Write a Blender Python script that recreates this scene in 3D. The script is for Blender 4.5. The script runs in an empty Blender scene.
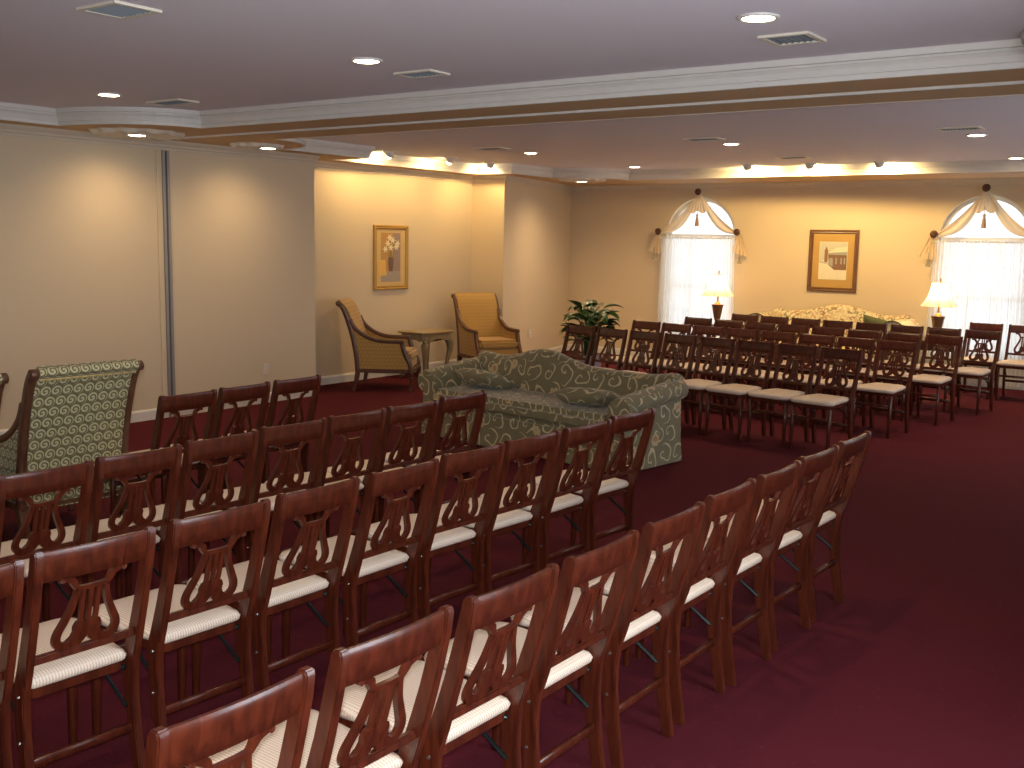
import bpy, bmesh, math, random
from mathutils import Vector, Matrix
random.seed(7)
PI = math.pi
scn = bpy.context.scene
COL = scn.collection

# ------------------------------------------------------------------ materials
def new_mat(name):
    m = bpy.data.materials.new(name); m.use_nodes = True
    nt = m.node_tree; b = nt.nodes['Principled BSDF']
    return m, nt, b
def node(nt, t, **kw):
    n = nt.nodes.new(t)
    for k, v in kw.items():
        if k in n.inputs: n.inputs[k].default_value = v
        else: setattr(n, k, v)
    return n
def link(nt, a, b): nt.links.new(a, b)
def math_n(nt, op, a, b=None, c=None):
    n = nt.nodes.new('ShaderNodeMath'); n.operation = op
    for i, v in enumerate((a, b, c)):
        if v is None: continue
        if isinstance(v, (int, float)): n.inputs[i].default_value = v
        else: link(nt, v, n.inputs[i])
    return n.outputs[0]
def mix_c(nt, fac, a, b):
    n = nt.nodes.new('ShaderNodeMix'); n.data_type = 'RGBA'
    if isinstance(fac, (int, float)): n.inputs[0].default_value = fac
    else: link(nt, fac, n.inputs[0])
    for i, v in ((6, a), (7, b)):
        if isinstance(v, tuple): n.inputs[i].default_value = (*v[:3], 1)
        else: link(nt, v, n.inputs[i])
    return n.outputs[2]
def ramp(nt, fac, stops):
    n = nt.nodes.new('ShaderNodeValToRGB')
    el = n.color_ramp.elements
    while len(el) < len(stops): el.new(.5)
    for e, (p, c) in zip(el, stops): e.position = p; e.color = (*c, 1)
    link(nt, fac, n.inputs[0]); return n.outputs[0]
def plain(name, c, rough=.5, metal=0, bump=None, emit=None):
    m, nt, b = new_mat(name)
    b.inputs['Roughness'].default_value = rough; b.inputs['Metallic'].default_value = metal
    tc = node(nt, 'ShaderNodeTexCoord'); nz = node(nt, 'ShaderNodeTexNoise', Scale=(bump[0] if bump else 9), Detail=3.)
    link(nt, tc.outputs['Object'], nz.inputs['Vector'])
    v = .93
    link(nt, mix_c(nt, nz.outputs['Fac'], tuple(x * v for x in c), tuple(min(1, x * 1.06) for x in c)), b.inputs['Base Color'])
    if bump:
        bp = node(nt, 'ShaderNodeBump', Strength=bump[1], Distance=.01)
        link(nt, nz.outputs['Fac'], bp.inputs['Height']); link(nt, bp.outputs[0], b.inputs['Normal'])
    if emit:
        b.inputs['Emission Color'].default_value = (*emit[0], 1); b.inputs['Emission Strength'].default_value = emit[1]
    return m
def wood(name, dark, light, rough=.3, scale=(3, 3, 26)):
    m, nt, b = new_mat(name)
    tc = node(nt, 'ShaderNodeTexCoord'); mp = node(nt, 'ShaderNodeMapping')
    mp.inputs['Scale'].default_value = (scale[2], scale[2], scale[0])
    link(nt, tc.outputs['Object'], mp.inputs['Vector'])
    nz = node(nt, 'ShaderNodeTexNoise', Scale=1.6, Detail=5., Distortion=.8)
    link(nt, mp.outputs[0], nz.inputs['Vector'])
    link(nt, ramp(nt, nz.outputs['Fac'], [(.3, dark), (.7, light)]), b.inputs['Base Color'])
    b.inputs['Roughness'].default_value = rough
    b.inputs['Coat Weight'].default_value = .12; b.inputs['Coat Roughness'].default_value = .2
    return m

M = {}
M['mahogany'] = wood('mahogany', (.040, .0075, .0035), (.100, .019, .0075), .28)
M['walnut'] = wood('walnut', (.07, .028, .014), (.13, .055, .028), .35)
M['frame_brown'] = wood('frame_brown', (.10, .04, .015), (.17, .075, .03), .4)
M['antique'] = wood('antique', (.20, .15, .08), (.33, .26, .14), .35)
M['antique_top'] = wood('antique_top', (.30, .20, .08), (.42, .30, .13), .15)
M['paint_white'] = plain('paint_white', (.72, .70, .66), .45)
M['ceiling'] = plain('ceiling', (.80, .77, .84), .9, bump=(160, .12))
M['trim_cream'] = plain('trim_cream', (.62, .54, .42), .5)
M['soffit'] = plain('soffit', (.60, .41, .22), .8, bump=(120, .1))
M['wall'] = plain('wall', (.66, .55, .39), .85, bump=(140, .12))
M['art_line'] = plain('art_line', (.08, .09, .12), .5)
M['steel'] = plain('steel', (.34, .32, .31), .45, .4)
M['black_metal'] = plain('black_metal', (.02, .03, .03), .3, .6)
M['bolt'] = plain('bolt', (.6, .6, .55), .25, .9)
M['gold'] = plain('gold', (.50, .30, .08), .4, .5)
M['bronze'] = plain('bronze', (.10, .045, .025), .4, .3)
M['plaster'] = plain('plaster', (.75, .70, .58), .6)
M['outlet'] = plain('outlet', (.72, .66, .56), .4)
M['lamp_glow'] = plain('lamp_glow', (.9, .85, .7), .4, emit=((1, .80, .52), 14))
M['spot_glow'] = plain('spot_glow', (.9, .85, .7), .4, emit=((1, .82, .5), 16))
M['pot'] = plain('pot', (.45, .47, .58), .35)
M['soil'] = plain('soil', (.05, .03, .02), .9)
M['tassel'] = plain('tassel', (.50, .33, .22), .8, bump=(300, .5))
M['tassel_grey'] = plain('tassel_grey', (.34, .30, .22), .8, bump=(300, .5))
M['urn'] = plain('urn', (.20, .11, .055), .35, .3)
M['dark'] = plain('dark', (.03, .028, .03), .7)
M['filter'] = plain('filter', (.18, .20, .22), .8)

# leaf
m, nt, b = new_mat('leaf'); b.inputs['Roughness'].default_value = .32
tc = node(nt, 'ShaderNodeTexCoord'); nz = node(nt, 'ShaderNodeTexNoise', Scale=7.)
link(nt, tc.outputs['Object'], nz.inputs['Vector'])
link(nt, mix_c(nt, nz.outputs['Fac'], (.012, .045, .010), (.045, .12, .025)), b.inputs['Base Color'])
M['leaf'] = m

# carpet: burgundy with a fine darker fleck and faint lighter woven marks
m, nt, b = new_mat('carpet'); b.inputs['Roughness'].default_value = .95
b.inputs['Specular IOR Level'].default_value = .1
b.inputs['Sheen Weight'].default_value = .0
tc = node(nt, 'ShaderNodeTexCoord')
n1 = node(nt, 'ShaderNodeTexNoise', Scale=260., Detail=2.); n2 = node(nt, 'ShaderNodeTexNoise', Scale=.7, Detail=3.)
vo = node(nt, 'ShaderNodeTexVoronoi', Scale=14.)
for n in (n1, n2, vo): link(nt, tc.outputs['Object'], n.inputs['Vector'])
c1 = mix_c(nt, n1.outputs['Fac'], (.050, .006, .011), (.122, .016, .026))
c2 = mix_c(nt, math_n(nt, 'MULTIPLY', n2.outputs['Fac'], .25), c1, (.10, .012, .018))
c3 = mix_c(nt, math_n(nt, 'MULTIPLY', math_n(nt, 'LESS_THAN', vo.outputs['Distance'], .1), .25), c2, (.19, .05, .045))
link(nt, c3, b.inputs['Base Color'])
bp = node(nt, 'ShaderNodeBump', Strength=.5, Distance=.006); link(nt, n1.outputs['Fac'], bp.inputs['Height']); link(nt, bp.outputs[0], b.inputs['Normal'])
M['carpet'] = m

# cream seat vinyl with a fine woven check
m, nt, b = new_mat('seat_cream'); b.inputs['Roughness'].default_value = .45
tc = node(nt, 'ShaderNodeTexCoord'); sp = node(nt, 'ShaderNodeSeparateXYZ'); link(nt, tc.outputs['Object'], sp.inputs[0])
fx = math_n(nt, 'SINE', math_n(nt, 'MULTIPLY', sp.outputs[0], 620.)); fy = math_n(nt, 'SINE', math_n(nt, 'MULTIPLY', sp.outputs[1], 620.))
ck = math_n(nt, 'GREATER_THAN', math_n(nt, 'ADD', fx, math_n(nt, 'MULTIPLY', fy, .6)), .35)
link(nt, mix_c(nt, ck, (.76, .65, .53), (.56, .43, .34)), b.inputs['Base Color'])
M['seat_cream'] = m

def scroll_fabric(name, ground, line, cell, turns=1.3, wid=.25, distort=0., flower=None, jitter=0., rough=.6, tiny=0.):
    """rows of spiral scrolls on a plain ground, in UV metres"""
    m, nt, b = new_mat(name); b.inputs['Roughness'].default_value = rough
    b.inputs['Sheen Weight'].default_value = .2
    uv = node(nt, 'ShaderNodeTexCoord').outputs['UV']
    sc = node(nt, 'ShaderNodeVectorMath', operation='SCALE'); link(nt, uv, sc.inputs[0]); sc.inputs['Scale'].default_value = 1 / cell
    v = sc.outputs[0]
    if distort:
        nz = node(nt, 'ShaderNodeTexNoise', Scale=1.1, Detail=1.); link(nt, v, nz.inputs['Vector'])
        sb = node(nt, 'ShaderNodeVectorMath', operation='SUBTRACT'); link(nt, nz.outputs['Color'], sb.inputs[0]); sb.inputs[1].default_value = (.5, .5, .5)
        s2 = node(nt, 'ShaderNodeVectorMath', operation='SCALE'); link(nt, sb.outputs[0], s2.inputs[0]); s2.inputs['Scale'].default_value = distort
        ad = node(nt, 'ShaderNodeVectorMath', operation='ADD'); link(nt, v, ad.inputs[0]); link(nt, s2.outputs[0], ad.inputs[1]); v = ad.outputs[0]
    sp = node(nt, 'ShaderNodeSeparateXYZ'); link(nt, v, sp.inputs[0])
    row = math_n(nt, 'FLOOR', sp.outputs[1])
    xs = math_n(nt, 'ADD', sp.outputs[0], math_n(nt, 'MULTIPLY', row, .5))
    cx = math_n(nt, 'SUBTRACT', math_n(nt, 'FRACT', xs), .5); cy = math_n(nt, 'SUBTRACT', math_n(nt, 'FRACT', sp.outputs[1]), .5)
    r = math_n(nt, 'SQRT', math_n(nt, 'ADD', math_n(nt, 'MULTIPLY', cx, cx), math_n(nt, 'MULTIPLY', cy, cy)))
    th = math_n(nt, 'DIVIDE', math_n(nt, 'ARCTAN2', cy, cx), 2 * PI)
    if jitter:
        par = math_n(nt, 'MULTIPLY', math_n(nt, 'SUBTRACT', math_n(nt, 'FLOORED_MODULO', math_n(nt, 'ADD', row, math_n(nt, 'FLOOR', xs)), 2.), .5), 2.)
        th = math_n(nt, 'MULTIPLY', th, par)
    s = math_n(nt, 'FRACT', math_n(nt, 'ADD', math_n(nt, 'MULTIPLY', r, turns * 2), th))
    ln = math_n(nt, 'LESS_THAN', math_n(nt, 'ABSOLUTE', math_n(nt, 'SUBTRACT', s, .5)), wid)
    ins = math_n(nt, 'LESS_THAN', r, .5)
    f = math_n(nt, 'MULTIPLY', ln, ins)
    base = ground
    nz2 = node(nt, 'ShaderNodeTexNoise', Scale=2.2 / cell, Detail=2.); link(nt, uv, nz2.inputs['Vector'])
    basec = mix_c(nt, nz2.outputs['Fac'], tuple(x * .75 for x in ground), tuple(x * 1.25 for x in ground))
    col = mix_c(nt, f, basec, line)
    if flower:
        vo = node(nt, 'ShaderNodeTexVoronoi', Scale=flower[1]); link(nt, uv, vo.inputs['Vector'])
        ang = node(nt, 'ShaderNodeTexNoise', Scale=flower[1] * 6); link(nt, uv, ang.inputs['Vector'])
        d = math_n(nt, 'ADD', vo.outputs['Distance'], math_n(nt, 'MULTIPLY', ang.outputs['Fac'], .28))
        col = mix_c(nt, math_n(nt, 'LESS_THAN', d, flower[2]), col, flower[0])
        col = mix_c(nt, math_n(nt, 'LESS_THAN', d, flower[2] * .72), col, flower[3])
    link(nt, col, b.inputs['Base Color'])
    bp = node(nt, 'ShaderNodeBump', Strength=.25, Distance=.003); link(nt, f, bp.inputs['Height']); link(nt, bp.outputs[0], b.inputs['Normal'])
    return m
M['green_scroll'] = scroll_fabric('green_scroll', (.15, .12, .055), (.50, .48, .27), .064, 1.5, .27)
M['gold_fabric'] = scroll_fabric('gold_fabric', (.34, .19, .04), (.50, .31, .08), .045, 1.0, .22)
M['gold_piping'] = scroll_fabric('gold_piping', (.45, .30, .08), (.58, .42, .16), .05, 1.0, .2)
M['sofa_green'] = scroll_fabric('sofa_green', (.165, .145, .075), (.52, .45, .27), .18, 1.2, .09, .8, ((.46, .37, .20), 5.0, .39, (.38, .18, .08)), 1.)

# pale floral sofa
m, nt, b = new_mat('floral'); b.inputs['Roughness'].default_value = .7
uv = node(nt, 'ShaderNodeTexCoord').outputs['UV']
vo = node(nt, 'ShaderNodeTexVoronoi', Scale=13.); nz = node(nt, 'ShaderNodeTexNoise', Scale=26., Detail=5.)
link(nt, uv, vo.inputs['Vector']); link(nt, uv, nz.inputs['Vector'])
c = ramp(nt, vo.outputs['Color'], [(.0, (.52, .42, .25)), (.35, (.64, .55, .35)), (.5, (.40, .22, .13)), (.7, (.26, .24, .12))])
f = math_n(nt, 'LESS_THAN', nz.outputs['Fac'], .52)
link(nt, mix_c(nt, f, (.72, .64, .44), c), b.inputs['Base Color'])
M['floral'] = m
M['pillow_green'] = plain('pillow_green', (.09, .11, .05), .7, bump=(60, .4))

# sheer voile
def sheer(name, col, tr, dif=.5):
    m, nt, b = new_mat(name); out = nt.nodes['Material Output']
    tl = node(nt, 'ShaderNodeBsdfTranslucent'); df = node(nt, 'ShaderNodeBsdfDiffuse'); tp = node(nt, 'ShaderNodeBsdfTransparent')
    tl.inputs[0].default_value = (*col, 1); df.inputs[0].default_value = (*col, 1)
    m1 = node(nt, 'ShaderNodeMixShader'); m1.inputs[0].default_value = dif; link(nt, tl.outputs[0], m1.inputs[1]); link(nt, df.outputs[0], m1.inputs[2])
    m2 = node(nt, 'ShaderNodeMixShader'); link(nt, m1.outputs[0], m2.inputs[1]); link(nt, tp.outputs[0], m2.inputs[2])
    tc = node(nt, 'ShaderNodeTexCoord'); wv = node(nt, 'ShaderNodeTexNoise', Scale=400.)
    link(nt, tc.outputs['Object'], wv.inputs['Vector'])
    link(nt, math_n(nt, 'MULTIPLY_ADD', wv.outputs['Fac'], .1, tr - .05), m2.inputs[0])
    link(nt, m2.outputs[0], out.inputs[0]); nt.nodes.remove(b); return m
M['voile'] = sheer('voile', (.88, .87, .84), .15)
M['scarf'] = sheer('scarf', (.80, .66, .46), .0, .80)
# lamp shade: cloth that lets the bulb through
m, nt, b = new_mat('shade'); out = nt.nodes['Material Output']
tl = node(nt, 'ShaderNodeBsdfTranslucent'); df = node(nt, 'ShaderNodeBsdfDiffuse'); em = node(nt, 'ShaderNodeEmission', Strength=.35)
for n in (tl, df): n.inputs[0].default_value = (.92, .80, .58, 1)
em.inputs[0].default_value = (1, .74, .36, 1)
a1 = node(nt, 'ShaderNodeMixShader'); a1.inputs[0].default_value = .4; link(nt, tl.outputs[0], a1.inputs[1]); link(nt, df.outputs[0], a1.inputs[2])
a2 = node(nt, 'ShaderNodeAddShader'); link(nt, a1.outputs[0], a2.inputs[0]); link(nt, em.outputs[0], a2.inputs[1]); link(nt, a2.outputs[0], out.inputs[0])
nt.nodes.remove(b); M['shade'] = m
# glass
m, nt, b = new_mat('glass'); out = nt.nodes['Material Output']
tp = node(nt, 'ShaderNodeBsdfTransparent'); gl = node(nt, 'ShaderNodeBsdfGlossy', Roughness=.02); fr = node(nt, 'ShaderNodeFresnel')
gm = node(nt, 'ShaderNodeNewGeometry'); mx = node(nt, 'ShaderNodeMixShader'); link(nt, math_n(nt, 'MULTIPLY', fr.outputs[0], math_n(nt, 'SUBTRACT', 1., gm.outputs['Backfacing'])), mx.inputs[0]); link(nt, tp.outputs[0], mx.inputs[1]); link(nt, gl.outputs[0], mx.inputs[2])
link(nt, mx.outputs[0], out.inputs[0]); nt.nodes.remove(b); M['glass'] = m

# ------------------------------------------------------------------ mesh builder
class MB:
    def __init__(s): s.bm = bmesh.new(); s.mi = 0
    def face(s, vs):
        try:
            f = s.bm.faces.new(vs); f.material_index = s.mi; return f
        except ValueError: return None
    def box(s, c, d, rot=None):
        x, y, z = (v / 2 for v in d); c = Vector(c); P = []
        for q in ((-x, -y, -z), (x, -y, -z), (x, y, -z), (-x, y, -z), (-x, -y, z), (x, -y, z), (x, y, z), (-x, y, z)):
            q = Vector(q)
            if rot is not None: q = rot @ q
            P.append(s.bm.verts.new(c + q))
        for f in ((0, 3, 2, 1), (4, 5, 6, 7), (0, 1, 5, 4), (1, 2, 6, 5), (2, 3, 7, 6), (3, 0, 4, 7)): s.face([P[i] for i in f])
    def loft(s, rings, cap=True, closed=True):
        R = [[s.bm.verts.new(p) for p in r] for r in rings]
        n = len(R[0])
        for a, b in zip(R, R[1:]):
            for i in range(n if closed else n - 1):
                j = (i + 1) % n; s.face([a[i], a[j], b[j], b[i]])
        if cap and closed: s.face(R[0][::-1]); s.face(R[-1])
        return R
    def prism(s, pts, axis, a, b):
        """2D outline extruded between a and b along axis; pts are the two other coordinates in order"""
        def P(p, t):
            if axis == 'x': return (t, p[0], p[1])
            if axis == 'y': return (p[0], t, p[1])
            return (p[0], p[1], t)
        s.loft([[P(p, a) for p in pts], [P(p, b) for p in pts]])
    def tube(s, pts, r, n=8, flat=1.):
        pts = [Vector(p) for p in pts]; rs = r if isinstance(r, (list, tuple)) else [r] * len(pts); rings = []
        up = Vector((0, 0, 1))
        for i, p in enumerate(pts):
            t = (pts[min(i + 1, len(pts) - 1)] - pts[max(i - 1, 0)]).normalized()
            u = up if abs(t.z) < .9 else Vector((1, 0, 0)) if i == 0 or abs(t.x) < .9 else Vector((0, 1, 0))
            a = t.cross(u).normalized(); b = a.cross(t).normalized()
            rings.append([p + (a * math.cos(k * 2 * PI / n) + b * math.sin(k * 2 * PI / n) * flat) * rs[i] for k in range(n)])
        s.loft(rings)
    def lathe(s, prof, n=20, c=(0, 0, 0), sq=1.):
        s.loft([[(c[0] + r * math.cos(k * 2 * PI / n), c[1] + r * sq * math.sin(k * 2 * PI / n), c[2] + z) for k in range(n)] for r, z in prof])
    def grid(s, P):
        V = [[s.bm.verts.new(p) for p in r] for r in P]
        for a, b in zip(V, V[1:]):
            for i in range(len(a) - 1): s.face([a[i], a[i + 1], b[i + 1], b[i]])
    def bevel(s, w, seg=2):
        bmesh.ops.remove_doubles(s.bm, verts=s.bm.verts, dist=1e-5)
        bmesh.ops.bevel(s.bm, geom=[e for e in s.bm.edges if len(e.link_faces) == 2 and e.calc_face_angle(0) > .6], offset=w, segments=seg, affect='EDGES', clamp_overlap=True)
    def build(s, name, mats, parent=None, smooth=None, recalc=True, tag=None):
        if recalc: bmesh.ops.recalc_face_normals(s.bm, faces=s.bm.faces)
        me = bpy.data.meshes.new(name)
        uvl = s.bm.loops.layers.uv.new('UVMap')
        for f in s.bm.faces:
            n = f.normal; a = max(range(3), key=lambda i: abs(n[i]))
            for l in f.loops:
                c = l.vert.co
                l[uvl].uv = (c.y, c.z) if a == 0 else (c.x, c.z) if a == 1 else (c.x, c.y)
            if smooth: f.smooth = True
        s.bm.to_mesh(me); s.bm.free()
        for mm in (mats if isinstance(mats, (list, tuple)) else [mats]): me.materials.append(M[mm])
        if smooth and smooth is not True:
            me.set_sharp_from_angle(angle=math.radians(smooth))
        o = bpy.data.objects.new(name, me); COL.objects.link(o)
        if parent: o.parent = parent
        return o
def thing(name, label, cat, loc=(0, 0, 0), rz=0, group=None):
    o = bpy.data.objects.new(name, None); COL.objects.link(o); o.empty_display_size = .1
    o.location = loc; o.rotation_euler = (0, 0, rz); o['label'] = label; o['category'] = cat
    if group: o['group'] = group
    return o
def tag(o, label, cat, group=None):
    o['label'] = label; o['category'] = cat
    if group: o['group'] = group
    return o
def struct(o): o['kind'] = 'structure'; return o
def kids(o): return [c for c in bpy.data.objects if c.parent == o]
def copy_tree(o, kidmap, parent=None):
    c = o.copy(); COL.objects.link(c); c.parent = parent
    for ch in kidmap.get(o.name, ()): copy_tree(ch, kidmap, c)
    return c
def make_kidmap(o):
    km = {}
    def go(x):
        km[x.name] = kids(x)
        for k in km[x.name]: go(k)
    go(o); return km
def box_obj(name, mat, lo, hi, parent=None, bev=0):
    m = MB(); m.box([(a + b) / 2 for a, b in zip(lo, hi)], [b - a for a, b in zip(lo, hi)])
    if bev: m.bevel(bev)
    return m.build(name, mat, parent)

# ------------------------------------------------------------------ dimensions of the room (metres)
WA, WB, WF = -8.777, -9.347, 14.8       # left wall, recessed left wall, far wall
NY0, NY1 = 8.43, 12.05                  # the recess begins and ends
XR, YB = .55, -2.4                      # right wall, wall behind
ZS, ZC = 2.70, 2.83                     # soffit, raised ceiling

# floor
m = MB(); m.box(((WB - .4 + XR) / 2, (YB + WF) / 2, -.05), (XR - WB + .8, WF - YB + .6, .1)); struct(m.build('floor', 'carpet'))
# walls
T = .2
def wallbox(name, lo, hi, mat='wall'): return struct(box_obj(name, mat, lo, hi))
m = MB()   # left wall in plan, with its recess and the short slanting piece to the far corner
plan = [(WA, YB - T), (WA, NY0), (WB, NY0), (WB, NY1), (WA, NY1), (-9.42, WF), (-9.42, WF + T), (-10.0, WF + T), (-10.0, YB - T)]
m.prism(plan, 'z', 0, ZC + .1); struct(m.build('wall_left', 'wall'))
wallbox('wall_back', (WA, YB - T, 0), (XR, YB, ZC + .1))

def holed(m, outer, holes, P, thick=None):
    """flat panel with holes; P maps (u, v, depth) to 3D"""
    loops = [outer] + holes; edges = []
    for lp in loops:
        vs = [m.bm.verts.new(P(u, v, 0)) for u, v in lp]
        for i in range(len(vs)): edges.append(m.bm.edges.new((vs[i], vs[(i + 1) % len(vs)])))
    r = bmesh.ops.triangle_fill(m.bm, use_beauty=True, use_dissolve=False, edges=edges)
    for f in r['geom']:
        if isinstance(f, bmesh.types.BMFace): f.material_index = m.mi
    if thick:
        for lp in loops:
            a = [m.bm.verts.new(P(u, v, 0)) for u, v in lp]; b = [m.bm.verts.new(P(u, v, thick)) for u, v in lp]
            for i in range(len(lp)): m.face([a[i], a[(i + 1) % len(lp)], b[(i + 1) % len(lp)], b[i]])
# window openings on the far wall: arched
HW, SPR, SILL = .57, 1.92, .38
def arch(cx, hw, sill, spr, n=24):
    return [(cx - hw, sill), (cx + hw, sill)] + [(cx + hw * math.cos(t * PI / n), spr + hw * 1.0 * math.sin(t * PI / n)) for t in range(n + 1)]
WX = (-7.085, -3.045)
m = MB(); holed(m, [(-9.43, 0), (XR, 0), (XR, ZC + .1), (-9.43, ZC + .1)], [arch(c, HW, SILL, SPR) for c in WX], lambda u, v, d: (u, WF + d, v), T)
bmesh.ops.remove_doubles(m.bm, verts=m.bm.verts, dist=1e-4)
struct(m.build('wall_far', 'wall'))
RY = (-.6, 3.0, 8.6, 11.6)  # unseen window openings added along the right wall to let in fill light
m = MB(); holed(m, [(YB - T, 0), (WF + T, 0), (WF + T, ZC + .1), (YB - T, ZC + .1)], [arch(c, HW, SILL, SPR) for c in RY], lambda u, v, d: (XR + d, u, v), T)
bmesh.ops.remove_doubles(m.bm, verts=m.bm.verts, dist=1e-4)
struct(m.build('wall_right', 'wall'))

# ceiling: tan soffit ring with two raised trays
def arc(cx, cy, r, a0, a1, n=12, rx=None): return [(cx + (rx or r) * math.cos(math.radians(a0 + (a1 - a0) * i / n)), cy + r * math.sin(math.radians(a0 + (a1 - a0) * i / n))) for i in range(n + 1)]
R = .80
TLX, TRX = -8.45, -.235
near = arc(TLX, 5.88, .71, -90, 0, rx=.98) + arc(TRX, 5.88, R, 180, 270) + arc(TRX, -1.6, R, 90, 180) + arc(TLX, -1.6, R, 0, 90)
FY0, FY1 = 6.88, 13.55
farr = arc(TLX, FY1, R, -90, 0) + arc(TRX, FY1, R, 180, 270) + arc(TRX, FY0, R, 90, 180) + arc(TLX, FY0, R, 0, 90) + [(TLX, 8.95), (-9.02, 8.95), (-9.02, 11.75), (TLX, 11.75)]
m = MB(); holed(m, [(-9.6, YB), (XR, YB), (XR, WF), (-9.6, WF)], [near, farr], lambda u, v, d: (u, v, ZS + d)); m.mi = 1
for lp in (near, farr):
    for i in range(len(lp)):
        a, b = lp[i], lp[(i + 1) % len(lp)]
        m.face([m.bm.verts.new((*a, ZS)), m.bm.verts.new((*b, ZS)), m.bm.verts.new((*b, ZC)), m.bm.verts.new((*a, ZC))])
m.mi = 2
m.box((-4.5, 6.2, ZC + .04), (10.6, 17.6, .08))
struct(m.build('ceiling', ['soffit', 'paint_white', 'ceiling'], recalc=False))

def sweep(m, path, prof, closed=True):
    """profile of (inset, z) carried along a plan path; inset is to the left of travel"""
    n = len(path); rings = []
    for i in range(n):
        p = Vector(path[i]); a = Vector(path[i - 1]) if (closed or i) else None; b = Vector(path[(i + 1) % n]) if (closed or i < n - 1) else None
        d1 = (p - a).normalized() if a is not None else None; d2 = (b - p).normalized() if b is not None else None
        d1 = d1 or d2; d2 = d2 or d1
        n1 = Vector((-d1.y, d1.x)); n2 = Vector((-d2.y, d2.x)); k = (n1 + n2)
        k = k / max(.3, k.dot(n1)) if k.length > .01 else n1
        rings.append([(p.x + k.x * q, p.y + k.y * q, z) for q, z in prof])
    if closed: rings.append(rings[0])
    m.loft(rings, cap=not closed, closed=True)
    bmesh.ops.remove_doubles(m.bm, verts=m.bm.verts, dist=1e-5)
crown = [(-.012, ZS - .003), (.016, ZS - .003), (.016, ZS + .020), (.010, ZS + .021), (.010, ZS + .026), (.022, ZS + .028), (.022, ZS + .036), (.030, ZS + .060), (.044, ZS + .078), (.050, ZS + .080), (.050, ZS + .088), (.040, ZS + .089), (.040, ZS + .094), (.058, ZS + .096), (.066, ZC + .001), (-.012, ZC + .001)]
def orient(path):   # make it run so that the tray's inside is on the left
    A = sum(path[i][0] * path[(i + 1) % len(path)][1] - path[(i + 1) % len(path)][0] * path[i][1] for i in range(len(path)))
    return path if A > 0 else path[::-1]
for k, lp in enumerate((near, farr)):
    m = MB(); sweep(m, orient(lp), crown); struct(m.build('trim_%d' % (k + 1), 'paint_white'))
# moulding where walls meet the soffit
wm = [(0, ZS - .095), (.012, ZS - .095), (.014, ZS - .07), (.024, ZS - .062), (.026, ZS - .045), (.05, ZS - .015), (.055, ZS), (0, ZS)]
roomplan = [(WA, YB), (XR, YB), (XR, WF), (-9.42, WF), (WA, NY1), (WB, NY1), (WB, NY0), (WA, NY0)]
m = MB(); sweep(m, orient(roomplan), wm); struct(m.build('trim_3', 'trim_cream'))
bb = [(0, 0), (.018, 0), (.018, .085), (.010, .10), (0, .105)]
m = MB(); sweep(m, orient(roomplan), bb); struct(m.build('baseboard_left', 'paint_white'))
# folding-partition track across the beam and its jamb on the left wall
m = MB(); m.box(((WA + XR) / 2, 6.34, ZS - .008), (XR - WA, .035, .016)); m.mi = 1; m.box(((WA + XR) / 2, 6.34, ZS - .0165), (XR - WA, .012, .002))
struct(m.build('trim_4', ['paint_white', 'steel']))
m = MB(); m.box((WA + .012, 6.435, 1.302), (.024, .030, 2.60)); m.box((WA + .012, 6.485, 1.302), (.024, .030, 2.60)); m.mi = 1; m.box((WA + .006, 6.39, 1.302), (.012, .055, 2.60)); m.mi = 2; m.box((WA + .006, 6.46, 1.302), (.012, .02, 2.60))
struct(m.build('trim_5', ['steel', 'wall', 'art_line']))

# ------------------------------------------------------------------ windows
def window(k, cx, side=None):
    root = bpy.data.objects.new('window_%d' % k, None); COL.objects.link(root); root.location = (cx, WF + .1, 0); struct(root)
    if side is not None: root.location = (XR + .1, side, 0); root.rotation_euler = (0, 0, -PI / 2)
    m = MB()
    def ring(hw, sill, spr, y): return [(x, y, z) for x, z in arch(0, hw, sill, spr)]
    o, i = HW, HW - .055
    A = ring(o, SILL, SPR, -.03); B = ring(i, SILL + .055, SPR, -.03); C = ring(i, SILL + .055, SPR, .03); D = ring(o, SILL, SPR, .03)
    V = [[m.bm.verts.new(p) for p in q] for q in (A, B, C, D)]; n = len(A)
    for a, b in zip(V, V[1:] + V[:1]):
        for j in range(n): m.face([a[j], a[(j + 1) % n], b[(j + 1) % n], b[j]])
    m.box((0, 0, SPR), (2 * i, .05, .05)); m.box((0, 0, 1.15), (2 * i, .05, .05))
    for x in (-.185, .185): m.box((x, 0, (SILL + SPR) / 2), (.018, .03, SPR - SILL - .06))
    for z in (.77, 1.54): m.box((0, 0, z), (2 * i, .03, .018))
    m.build('window_frame', 'paint_white', root)
    m = MB(); m.prism(arch(0, i + .01, SILL + .04, SPR), 'y', -.003, .003); m.build('pane', 'glass', root)
    m = MB(); m.box((0, -.13, SILL - .015), (1.34, .10, .03)); m.box((0, -.105, SILL - .06), (1.26, .02, .06)); m.build('window_sill', 'paint_white', root)
for k, c in enumerate(WX): window(k + 1, c)
for k, c in enumerate(RY): window(k + 3, 0, c)  # the added right-wall windows, out of view

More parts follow.
